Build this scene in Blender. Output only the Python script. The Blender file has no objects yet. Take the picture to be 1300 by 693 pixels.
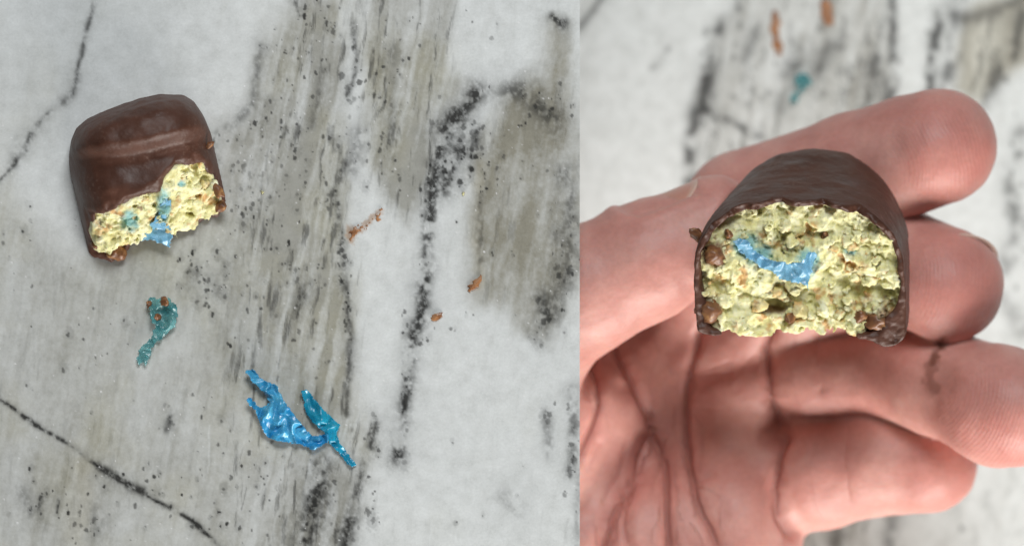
import bpy, math, random
import numpy as np

# ------------------------------------------------------------------ camera, world, lights, exposure
S = 0.115e-3            # metres per photograph pixel on the raised marble slab (z = 0)
D = 3900.0              # camera height above that slab, in the same pixel unit
CX, CY = 650.0, 346.5
scene = bpy.context.scene
COL = scene.collection

cam_d = bpy.data.cameras.new("camera")
cam = bpy.data.objects.new("camera", cam_d)
COL.objects.link(cam)
cam.location = (0, 0, D * S)
cam.rotation_euler = (0, 0, 0)
cam_d.sensor_width = 36.0
cam_d.lens = 36.0 * D / 1300.0
cam_d.clip_start = 0.01
cam_d.clip_end = 20.0
cam_d.dof.use_dof = True
cam_d.dof.focus_distance = (D - 25) * S
cam_d.dof.aperture_fstop = 14.0
scene.camera = cam

world = bpy.data.worlds.new("World")
scene.world = world
world.use_nodes = True
bg = world.node_tree.nodes["Background"]
bg.inputs[0].default_value = (0.93, 0.97, 1.0, 1)
bg.inputs[1].default_value = 0.08

def area(name, loc, target, sx, sy, energy, color):
    l = bpy.data.lights.new(name, 'AREA')
    l.shape = 'RECTANGLE'; l.size = sx; l.size_y = sy
    l.energy = energy; l.color = color
    o = bpy.data.objects.new(name, l)
    COL.objects.link(o)
    o.location = loc
    import mathutils
    d = mathutils.Vector(target) - mathutils.Vector(loc)
    o.rotation_euler = d.to_track_quat('-Z', 'Y').to_euler()
    return o

area("window_light", (0.17, -0.44, 0.075), (0.05, 0, -0.03), 0.42, 0.16, 4.1, (1.0, 0.96, 0.91))
area("room_light", (0.12, 0.52, 0.82), (0.01, 0, -0.02), 0.36, 0.28, 7.1, (0.96, 0.985, 1.0))

scene.view_settings.view_transform = 'Standard'
scene.view_settings.look = 'None'
scene.view_settings.gamma = 1.0
scene.view_settings.exposure = 0.0
scene.render.engine = 'CYCLES'
scene.cycles.max_bounces = 8

# ------------------------------------------------------------------ small numpy tool kit
def world_pts(P):
    """points given as (image x, image y, height), all in photograph pixels -> metres"""
    P = np.asarray(P, dtype=np.float64)
    f = (D - P[:, 2]) / D
    return np.stack([(P[:, 0] - CX) * S * f, -(P[:, 1] - CY) * S * f, P[:, 2] * S], 1)

def _h(ix, iy, iz, seed):
    n = (ix.astype(np.uint32) * np.uint32(374761393) + iy.astype(np.uint32) * np.uint32(668265263)
         + iz.astype(np.uint32) * np.uint32(2147483647) + np.uint32(seed * 1013904223 % 4294967296))
    n = (n ^ (n >> np.uint32(13))) * np.uint32(1274126177)
    n = (n ^ (n >> np.uint32(16))) * np.uint32(2246822519)
    n = n ^ (n >> np.uint32(15))
    return (n & np.uint32(0xffffff)).astype(np.float32) / np.float32(0xffffff)

def vnoise(x, y, z=None, seed=0):
    x = np.asarray(x, np.float32); y = np.asarray(y, np.float32)
    x, y = np.broadcast_arrays(x, y)
    fx = np.floor(x); fy = np.floor(y)
    ix = fx.astype(np.int64); iy = fy.astype(np.int64)
    tx = x - fx; ty = y - fy
    tx = tx * tx * tx * (tx * (tx * 6 - 15) + 10); ty = ty * ty * ty * (ty * (ty * 6 - 15) + 10)
    def layer(iz):
        a = _h(ix, iy, iz, seed); b = _h(ix + 1, iy, iz, seed)
        c = _h(ix, iy + 1, iz, seed); d = _h(ix + 1, iy + 1, iz, seed)
        ab = a + (b - a) * tx; cd = c + (d - c) * tx
        return ab + (cd - ab) * ty
    if z is None:
        return layer(np.zeros_like(ix)) * 2 - 1
    z = np.broadcast_to(np.asarray(z, np.float32), x.shape)
    fz = np.floor(z); iz = fz.astype(np.int64); tz = z - fz
    tz = tz * tz * (3 - 2 * tz)
    a = layer(iz); b = layer(iz + 1)
    return (a + (b - a) * tz) * 2 - 1

def fbm(x, y, z=None, seed=0, oct=4, gain=0.5):
    s = 0; a = 1.0; t = 0
    for o in range(oct):
        f = 2.03 ** o
        s = s + a * vnoise(x * f + 17.3 * o, y * f - 9.1 * o, None if z is None else z * f + 3.7 * o, seed + o)
        t += a; a *= gain
    return s / t

def sstep(a, b, x):
    t = np.clip((x - a) / (b - a), 0, 1)
    return t * t * (3 - 2 * t)

def smin(a, b, k):
    h = np.maximum(k - np.abs(a - b), 0) / k
    return np.minimum(a, b) - h * h * k * 0.25

def smax(a, b, k):
    return -smin(-a, -b, k)

def poly_sd(x, y, P):
    """signed distance to a polygon, negative inside"""
    P = np.asarray(P, float); n = len(P)
    d = np.full(x.shape, 1e12); inside = np.zeros(x.shape, bool)
    for i in range(n):
        a = P[i]; b = P[(i + 1) % n]
        ex, ey = b - a
        wx = x - a[0]; wy = y - a[1]
        t = np.clip((wx * ex + wy * ey) / (ex * ex + ey * ey + 1e-9), 0, 1)
        d = np.minimum(d, (wx - ex * t) ** 2 + (wy - ey * t) ** 2)
        c = ((a[1] > y) != (b[1] > y)) & (x < (b[0] - a[0]) * (y - a[1]) / (b[1] - a[1] + 1e-12) + a[0])
        inside ^= c
    d = np.sqrt(d)
    return np.where(inside, -d, d)

def line_d(x, y, P):
    """distance to a polyline and the running length at the nearest point"""
    P = np.asarray(P, float)
    best = np.full(x.shape, 1e12); run = np.zeros(x.shape); L = 0
    for a, b in zip(P[:-1], P[1:]):
        ex, ey = b[:2] - a[:2]; l = math.hypot(ex, ey)
        wx = x - a[0]; wy = y - a[1]
        t = np.clip((wx * ex + wy * ey) / (l * l + 1e-9), 0, 1)
        d = (wx - ex * t) ** 2 + (wy - ey * t) ** 2
        m = d < best
        best = np.where(m, d, best); run = np.where(m, L + t * l, run)
        L += l
    return np.sqrt(best), run / L

def signed_lines(x, y, lines):
    """signed distance to the nearest of several polylines, and that line's weight faded at its ends"""
    best = np.full(x.shape, 1e9); sd = np.full(x.shape, 1e3); wt = np.zeros(x.shape)
    for P, w in lines:
        P = np.asarray(P, float); n = len(P) - 1
        for i, (a, b) in enumerate(zip(P[:-1], P[1:])):
            ex, ey = b - a; l2 = ex * ex + ey * ey
            wx = x - a[0]; wy = y - a[1]
            tr = (wx * ex + wy * ey) / l2; t = np.clip(tr, 0, 1)
            d = np.hypot(wx - ex * t, wy - ey * t)
            m = d < best
            sd = np.where(m, d * np.sign(ex * wy - ey * wx + 1e-9), sd)
            r = (i + t) / n
            wt = np.where(m, w * sstep(0, 0.12, r + 0.04) * sstep(0, 0.15, 1.03 - r), wt)
            best = np.where(m, d, best)
    return sd, wt

def mesh_np(name, V, F, smooth=True):
    """mesh from arrays: V (n,3) metres, F (m,4) or (m,3)"""
    me = bpy.data.meshes.new(name)
    V = np.asarray(V, np.float32); F = np.asarray(F, np.int32)
    k = F.shape[1]
    me.vertices.add(len(V)); me.vertices.foreach_set("co", V.ravel())
    me.loops.add(F.size); me.loops.foreach_set("vertex_index", F.ravel())
    me.polygons.add(len(F))
    me.polygons.foreach_set("loop_start", np.arange(0, F.size, k, dtype=np.int32))
    me.polygons.foreach_set("loop_total", np.full(len(F), k, np.int32))
    me.polygons.foreach_set("use_smooth", np.full(len(F), smooth, bool))
    me.update(calc_edges=True)
    return me

def attr_f(me, name, vals):
    a = me.attributes.new(name, 'FLOAT', 'POINT')
    a.data.foreach_set("value", np.asarray(vals, np.float32).ravel())

def attr_c(me, name, rgb):
    a = me.attributes.new(name, 'FLOAT_COLOR', 'POINT')
    c = np.ones((len(rgb), 4), np.float32); c[:, :3] = rgb
    a.data.foreach_set("color", c.ravel())

def link(name, me, mat, parent=None, label=None, cat=None, group=None, kind=None):
    o = bpy.data.objects.new(name, me)
    COL.objects.link(o)
    if mat is not None and not me.materials:
        me.materials.append(mat)
    if parent is not None:
        o.parent = parent
        o.matrix_parent_inverse = parent.matrix_world.inverted()
    tag(o, label, cat, group, kind)
    return o

def tag(o, label=None, cat=None, group=None, kind=None):
    if label: o['label'] = label
    if cat: o['category'] = cat
    if group: o['group'] = group
    if kind: o['kind'] = kind

def root(name, px, label, cat, group=None):
    """an Empty at a thing's base; its parts keep their world coordinates through the parent inverse"""
    e = bpy.data.objects.new(name, None)
    e.empty_display_size = 0.005
    e.location = world_pts([px])[0]
    COL.objects.link(e)
    bpy.context.view_layer.update()
    tag(e, label, cat, group)
    return e

def surface_nets(G, org, h):
    """dual surface of the zero level of grid G; vertices in grid units * h + org"""
    n0, n1, n2 = G.shape
    neg = G < 0
    c = np.zeros((n0 - 1, n1 - 1, n2 - 1), np.uint8)
    offs = [(i, j, k) for i in (0, 1) for j in (0, 1) for k in (0, 1)]
    for i, j, k in offs:
        c += neg[i:n0 - 1 + i, j:n1 - 1 + j, k:n2 - 1 + k]
    act = (c > 0) & (c < 8)
    I, J, K = np.nonzero(act)
    val = {o: G[I + o[0], J + o[1], K + o[2]] for o in offs}
    acc = np.zeros((len(I), 3)); cnt = np.zeros(len(I))
    for a in offs:
        for ax in range(3):
            if a[ax]: continue
            b = list(a); b[ax] = 1; b = tuple(b)
            va, vb = val[a], val[b]
            m = (va < 0) != (vb < 0)
            t = np.where(m, va / np.where(m, va - vb, 1), 0)
            p = np.zeros((len(I), 3)); p[:] = a; p[:, ax] = t
            acc += np.where(m[:, None], p, 0); cnt += m
    V = acc / cnt[:, None] + np.stack([I, J, K], 1)
    ids = np.full(act.shape, -1, np.int32); ids[I, J, K] = np.arange(len(I))
    quads = []
    for ax in range(3):
        sl0 = [slice(None)] * 3; sl1 = [slice(None)] * 3
        sl0[ax] = slice(0, -1); sl1[ax] = slice(1, None)
        ch = neg[tuple(sl0)] != neg[tuple(sl1)]
        fl = neg[tuple(sl0)]
        u, v = [(1, 2), (2, 0), (0, 1)][ax]
        P = np.stack(np.nonzero(ch), 1)
        ok = np.ones(len(P), bool)
        for w in (u, v):
            ok &= (P[:, w] > 0) & (P[:, w] < G.shape[w] - 1)
        P = P[ok]
        f = fl[P[:, 0], P[:, 1], P[:, 2]]
        def cid(du, dv):
            Q = P.copy(); Q[:, u] -= du; Q[:, v] -= dv
            return ids[Q[:, 0], Q[:, 1], Q[:, 2]]
        q = np.stack([cid(1, 1), cid(0, 1), cid(0, 0), cid(1, 0)], 1)
        q[~f] = q[~f][:, ::-1]
        quads.append(q)
    Q = np.concatenate(quads)
    Q = Q[(Q >= 0).all(1)]
    return V * h + np.asarray(org), Q

def relax(V, Q, it=2, f=0.5):
    n = len(V)
    E = np.concatenate([Q[:, [0, 1]], Q[:, [1, 2]], Q[:, [2, 3]], Q[:, [3, 0]]])
    deg = np.bincount(E[:, 0], minlength=n) + np.bincount(E[:, 1], minlength=n)
    for _ in range(it):
        A = np.zeros_like(V)
        for c in range(3):
            A[:, c] = np.bincount(E[:, 0], V[E[:, 1], c], n) + np.bincount(E[:, 1], V[E[:, 0], c], n)
        V = V + f * (A / np.maximum(deg, 1)[:, None] - V)
    return V

def normals(V, Q):
    a, b, c, d = (V[Q[:, i]] for i in range(4))
    fn = np.cross(c - a, d - b)
    N = np.zeros_like(V)
    for i in range(4):
        for ax in range(3):
            N[:, ax] += np.bincount(Q[:, i], fn[:, ax], len(V))
    return N / (np.linalg.norm(N, axis=1, keepdims=True) + 1e-12)

# ------------------------------------------------------------------ materials
class NT:
    def __init__(self, name):
        self.m = bpy.data.materials.new(name); self.m.use_nodes = True
        self.t = self.m.node_tree
        self.b = self.t.nodes["Principled BSDF"]
    def n(self, ty, **kw):
        nd = self.t.nodes.new(ty)
        for k, v in kw.items():
            if k.startswith("i_"):
                nd.inputs[k[2:].replace("_", " ")].default_value = v
            else:
                setattr(nd, k, v)
        return nd
    def l(self, a, b): self.t.links.new(a, b)
    def pos(self, scale):
        g = self.n('ShaderNodeTexCoord')
        mp = self.n('ShaderNodeMapping'); mp.inputs['Scale'].default_value = (scale,) * 3
        self.l(g.outputs['Object'], mp.inputs[0])
        return mp.outputs[0]
    def noise(self, vec, sc, det=4, rough=0.55):
        nd = self.n('ShaderNodeTexNoise'); nd.inputs['Scale'].default_value = sc
        nd.inputs['Detail'].default_value = det; nd.inputs['Roughness'].default_value = rough
        self.l(vec, nd.inputs['Vector']); return nd.outputs['Fac']
    def ramp(self, fac, stops):
        r = self.n('ShaderNodeValToRGB'); e = r.color_ramp.elements
        while len(e) < len(stops): e.new(0.5)
        for x, (p, c) in zip(e, stops):
            x.position = p; x.color = (*c, 1) if len(c) == 3 else c
        self.l(fac, r.inputs[0]); return r.outputs[0]
    def mix(self, fac, a, b, bt='MIX'):
        m = self.n('ShaderNodeMix', data_type='RGBA', blend_type=bt)
        for s, v in ((m.inputs[0], fac), (m.inputs[6], a), (m.inputs[7], b)):
            if hasattr(v, 'links'): self.l(v, s)
            else: s.default_value = v if not isinstance(v, tuple) else (*v, 1)
        return m.outputs[2]
    def math(self, op, a, b=0.0):
        m = self.n('ShaderNodeMath', operation=op)
        for s, v in ((m.inputs[0], a), (m.inputs[1], b)):
            if hasattr(v, 'links'): self.l(v, s)
            else: s.default_value = v
        return m.outputs[0]
    def attr(self, name, out='Fac'):
        a = self.n('ShaderNodeAttribute'); a.attribute_name = name
        return a.outputs[out]
    def bump(self, h, strength, dist, prev=None):
        b = self.n('ShaderNodeBump'); b.inputs['Strength'].default_value = strength
        b.inputs['Distance'].default_value = dist
        self.l(h, b.inputs['Height'])
        if prev is not None: self.l(prev, b.inputs['Normal'])
        return b.outputs[0]
    def set(self, **kw):
        for k, v in kw.items():
            s = self.b.inputs[k.replace("_", " ")]
            if hasattr(v, 'links'): self.l(v, s)
            else: s.default_value = v
        return self

def mat_marble():
    t = NT("polished_marble")
    v = t.pos(1.0)
    col = t.attr("stone", 'Color')
    fine = t.noise(v, 2600, 3, 0.7)
    mid = t.noise(v, 420, 5, 0.65)
    g = t.ramp(fine, [(0.25, (0.93, 0.93, 0.93)), (0.75, (1.06, 1.06, 1.06))])
    g2 = t.ramp(mid, [(0.3, (0.90, 0.90, 0.89)), (0.7, (1.07, 1.07, 1.07))])
    c = t.mix(1.0, t.mix(1.0, col, g, 'MULTIPLY'), g2, 'MULTIPLY')
    sp = t.noise(v, 5200, 1, 0.5)
    t.set(Base_Color=c, Roughness=t.ramp(mid, [(0.3, (0.24,) * 3), (0.7, (0.36,) * 3)]))
    t.l(t.bump(sp, 0.05, 0.00002), t.b.inputs['Normal'])
    t.b.inputs['Specular IOR Level'].default_value = 0.3
    return t.m

def mat_skin():
    t = NT("skin")
    v = t.pos(1.0)
    red = t.attr("red"); sm = t.attr("smudge"); fp = t.attr("ridge"); tip = t.attr("tip")
    blot = t.noise(v, 110, 6, 0.62)
    base = t.ramp(blot, [(0.26, (0.50, 0.215, 0.18)), (0.5, (0.60, 0.295, 0.25)), (0.74, (0.68, 0.385, 0.33))])
    base = t.mix(red, base, (0.58, 0.215, 0.18))
    base = t.mix(t.attr('fold'), base, (0.24, 0.065, 0.045))  # shade of the skin folds painted in as a darker tone
    fine = t.noise(v, 1500, 3, 0.6)
    base = t.mix(1.0, base, t.ramp(fine, [(0.3, (0.90,) * 3), (0.7, (1.0,) * 3)]), 'MULTIPLY')
    base = t.mix(sm, base, (0.13, 0.042, 0.024))
    t.set(Base_Color=base, Roughness=t.ramp(fine, [(0.3, (0.42,) * 3), (0.7, (0.55,) * 3)]))
    b = t.b
    b.inputs['Subsurface Weight'].default_value = 0.5
    b.inputs['Subsurface Radius'].default_value = (1.0, 0.32, 0.18)
    b.inputs['Subsurface Scale'].default_value = 0.0014
    b.inputs['Specular IOR Level'].default_value = 0.42
    s = t.math('SINE', t.math('MULTIPLY', fp, 1.0))
    rid = t.math('MULTIPLY', t.math('ADD', t.math('MULTIPLY', s, 0.5), 0.5), tip)
    vo = t.n('ShaderNodeTexVoronoi', feature='DISTANCE_TO_EDGE'); vo.inputs['Scale'].default_value = 900
    t.l(v, vo.inputs['Vector'])
    n1 = t.bump(t.noise(v, 1100, 5, 0.65), 0.5, 0.00014)
    n2 = t.bump(vo.outputs['Distance'], 0.25, 0.00006, n1)
    cd = t.math('DIVIDE', t.attr("crease_d"), 2.6)
    cre = t.math('MULTIPLY', t.math('EXPONENT', t.math('MULTIPLY', t.math('MULTIPLY', cd, cd), -1.0)), t.attr("crease_w"))
    n2 = t.bump(cre, 1.0, 0.00055, n2)
    n2.node.invert = True
    n3 = t.bump(rid, 0.34, 0.00006, n2)
    vo2 = t.n('ShaderNodeTexVoronoi', feature='DISTANCE_TO_EDGE'); vo2.inputs['Scale'].default_value = 330
    t.l(v, vo2.inputs['Vector'])
    n3 = t.bump(t.math('MINIMUM', vo2.outputs['Distance'], 0.12), 0.35, 0.00012, n3)
    t.l(n3, b.inputs['Normal'])
    return t.m

def mat_nail():
    t = NT("nail")
    v = t.pos(1.0)
    u = t.attr("along")
    c = t.ramp(u, [(0.0, (0.60, 0.35, 0.29)), (0.12, (0.52, 0.26, 0.20)), (0.88, (0.54, 0.27, 0.21)), (0.96, (0.62, 0.42, 0.34))])
    t.set(Base_Color=c, Roughness=0.30)
    t.b.inputs['Subsurface Weight'].default_value = 0.3
    t.b.inputs['Subsurface Radius'].default_value = (1, 0.4, 0.25)
    t.b.inputs['Subsurface Scale'].default_value = 0.001
    t.l(t.bump(t.noise(v, 700, 2), 0.15, 0.0001), t.b.inputs['Normal'])
    return t.m

def mat_choc():
    t = NT("milk_chocolate")
    v = t.pos(1.0)
    n = t.noise(v, 260, 5, 0.6)
    f = t.noise(v, 1700, 4, 0.65)
    c = t.ramp(n, [(0.3, (0.058, 0.022, 0.013)), (0.7, (0.095, 0.036, 0.021))])
    bloom = t.ramp(f, [(0.55, (0,) * 3), (0.72, (1,) * 3)])
    patch = t.ramp(t.noise(v, 95, 3, 0.6), [(0.46, (0.02,) * 3), (0.66, (0.45,) * 3)])
    c = t.mix(t.math('MULTIPLY', bloom, patch), c, (0.30, 0.20, 0.16))
    t.set(Base_Color=c, Roughness=t.ramp(n, [(0.3, (0.42,) * 3), (0.7, (0.60,) * 3)]))
    t.b.inputs['Specular IOR Level'].default_value = 0.38
    n1 = t.bump(n, 0.4, 0.0004)
    n2 = t.bump(f, 0.5, 0.00014, n1)
    scr = t.n('ShaderNodeMapping'); scr.inputs['Scale'].default_value = (300, 2600, 900); scr.inputs['Rotation'].default_value = (0, 0, 0.5)
    t.l(v, scr.inputs[0])
    n2 = t.bump(t.math('MULTIPLY', t.noise(scr.outputs[0], 1.0, 2), patch), 0.5, 0.0002, n2)
    t.l(n2, t.b.inputs['Normal'])
    return t.m

def mat_fill():
    t = NT("crumbly_filling")
    v = t.pos(1.0)
    n = t.noise(v, 620, 5, 0.6)
    o = t.noise(v, 330, 3, 0.55)
    f = t.noise(v, 2600, 4, 0.7)
    c = t.ramp(n, [(0.28, (0.50, 0.45, 0.17)), (0.44, (0.74, 0.71, 0.36)), (0.66, (0.88, 0.865, 0.60))])
    c = t.mix(t.ramp(o, [(0.565, (0,) * 3), (0.66, (0.8,) * 3)]), c, (0.55, 0.27, 0.07))
    o2 = t.noise(v, 480, 2, 0.5)
    c = t.mix(t.ramp(o2, [(0.70, (0,) * 3), (0.76, (0.8,) * 3)]), c, (0.20, 0.10, 0.045))
    inf = t.n('ShaderNodeObjectInfo')
    c = t.mix(t.ramp(inf.outputs['Random'], [(0.0, (0.55,) * 3), (0.25, (0.0,) * 3), (0.8, (0.0,) * 3), (1.0, (0.5,) * 3)]), c, t.mix(inf.outputs['Random'], (0.62, 0.40, 0.12), (0.90, 0.88, 0.60)))
    c = t.mix(t.attr("blue"), c, (0.10, 0.40, 0.46))
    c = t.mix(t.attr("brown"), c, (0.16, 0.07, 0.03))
    t.set(Base_Color=c, Roughness=0.6)
    t.b.inputs['Subsurface Weight'].default_value = 0.25
    t.b.inputs['Subsurface Radius'].default_value = (1, 0.8, 0.4)
    t.b.inputs['Subsurface Scale'].default_value = 0.0008
    t.l(t.bump(f, 0.8, 0.00022, t.bump(n, 0.7, 0.0005)), t.b.inputs['Normal'])
    return t.m

def mat_crisp():
    t = NT("toasted_crisp")
    v = t.pos(1.0)
    n = t.noise(v, 900, 4, 0.6)
    c = t.ramp(n, [(0.3, (0.10, 0.040, 0.022)), (0.55, (0.22, 0.095, 0.04)), (0.75, (0.50, 0.27, 0.10))])
    t.set(Base_Color=c, Roughness=0.42)
    t.l(t.bump(n, 0.5, 0.0002), t.b.inputs['Normal'])
    return t.m

def mat_film(name, a, b, alpha=1.0, trans=0.5):
    t = NT(name)
    v = t.pos(1.0)
    n = t.noise(v, 420, 4, 0.6)
    f = t.noise(v, 1500, 3, 0.6)
    c = t.ramp(n, [(0.3, a), (0.7, b)])
    t.set(Base_Color=c, Roughness=t.ramp(f, [(0.3, (0.18,) * 3), (0.7, (0.36,) * 3)]))
    t.b.inputs['Transmission Weight'].default_value = trans
    t.b.inputs['IOR'].default_value = 1.45
    t.b.inputs['Specular IOR Level'].default_value = 0.7
    t.b.inputs['Alpha'].default_value = alpha
    t.l(t.bump(n, 0.18, 0.0004), t.b.inputs['Normal'])
    return t.m

def mat_smear(name, a, b):
    t = NT(name)
    v = t.pos(1.0)
    n = t.noise(v, 900, 4, 0.6)
    t.set(Base_Color=t.ramp(n, [(0.35, a), (0.65, b)]), Roughness=0.35)
    t.l(t.bump(n, 0.5, 0.0002), t.b.inputs['Normal'])
    return t.m

def mat_plain(name, c, r):
    t = NT(name)
    v = t.pos(1.0)
    n = t.noise(v, 300, 4)
    t.set(Base_Color=t.ramp(n, [(0.3, tuple(x * 0.85 for x in c)), (0.7, c)]), Roughness=r)
    return t.m

M_MARBLE, M_SKIN, M_NAIL, M_CHOC, M_FILL, M_CRISP = mat_marble(), mat_skin(), mat_nail(), mat_choc(), mat_fill(), mat_crisp()
M_BLUE = mat_film("blue_plastic", (0.012, 0.31, 0.68), (0.15, 0.62, 0.90), 1.0, 0.35)
M_TEAL = mat_film("teal_blue_plastic", (0.008, 0.31, 0.54), (0.03, 0.52, 0.74), 1.0, 0.4)
M_SEA = mat_film("sea_green_plastic", (0.03, 0.26, 0.30), (0.24, 0.58, 0.60), 0.85, 0.6)
M_PALE = mat_film("pale_blue_plastic", (0.14, 0.42, 0.66), (0.28, 0.56, 0.76), 1.0, 0.3)
M_RUST = mat_smear("rust_brown_smear", (0.20, 0.080, 0.034), (0.42, 0.20, 0.085))

# ------------------------------------------------------------------ the setting: two marble counters
def axis(a, lo, hi, b, fine, coarse):
    return np.unique(np.concatenate([np.arange(a, lo, coarse), np.arange(lo, hi, fine), np.arange(hi, b, coarse), [b]]))

WHITE = np.array([0.69, 0.71, 0.705]); WHITE_LOW = np.array([0.70, 0.725, 0.71]); GREY = np.array([0.36, 0.358, 0.325]); BEIGE = np.array([0.285, 0.272, 0.222])
DARK = np.array([0.018, 0.018, 0.017])

def splat(mask, xs, ys, pts):
    """small dark mineral grains pressed into the mask: (x, y, rx, ry, strength)"""
    for x, y, rx, ry, s in pts:
        r = max(rx, ry) * 1.8
        i0, i1 = np.searchsorted(xs, (x - r, x + r)); j0, j1 = np.searchsorted(ys, (y - r, y + r))
        if i1 - i0 < 1 or j1 - j0 < 1: continue
        X, Y = np.meshgrid(xs[i0:i1], ys[j0:j1], indexing='ij')
        q = np.sqrt(((X - x) / rx) ** 2 + ((Y - y) / ry) ** 2) + 0.35 * vnoise(X / 2.5, Y / 2.5, seed=5)
        mask[i0:i1, j0:j1] = np.maximum(mask[i0:i1, j0:j1], s * (1 - sstep(0.6, 1.15, q)))

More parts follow.
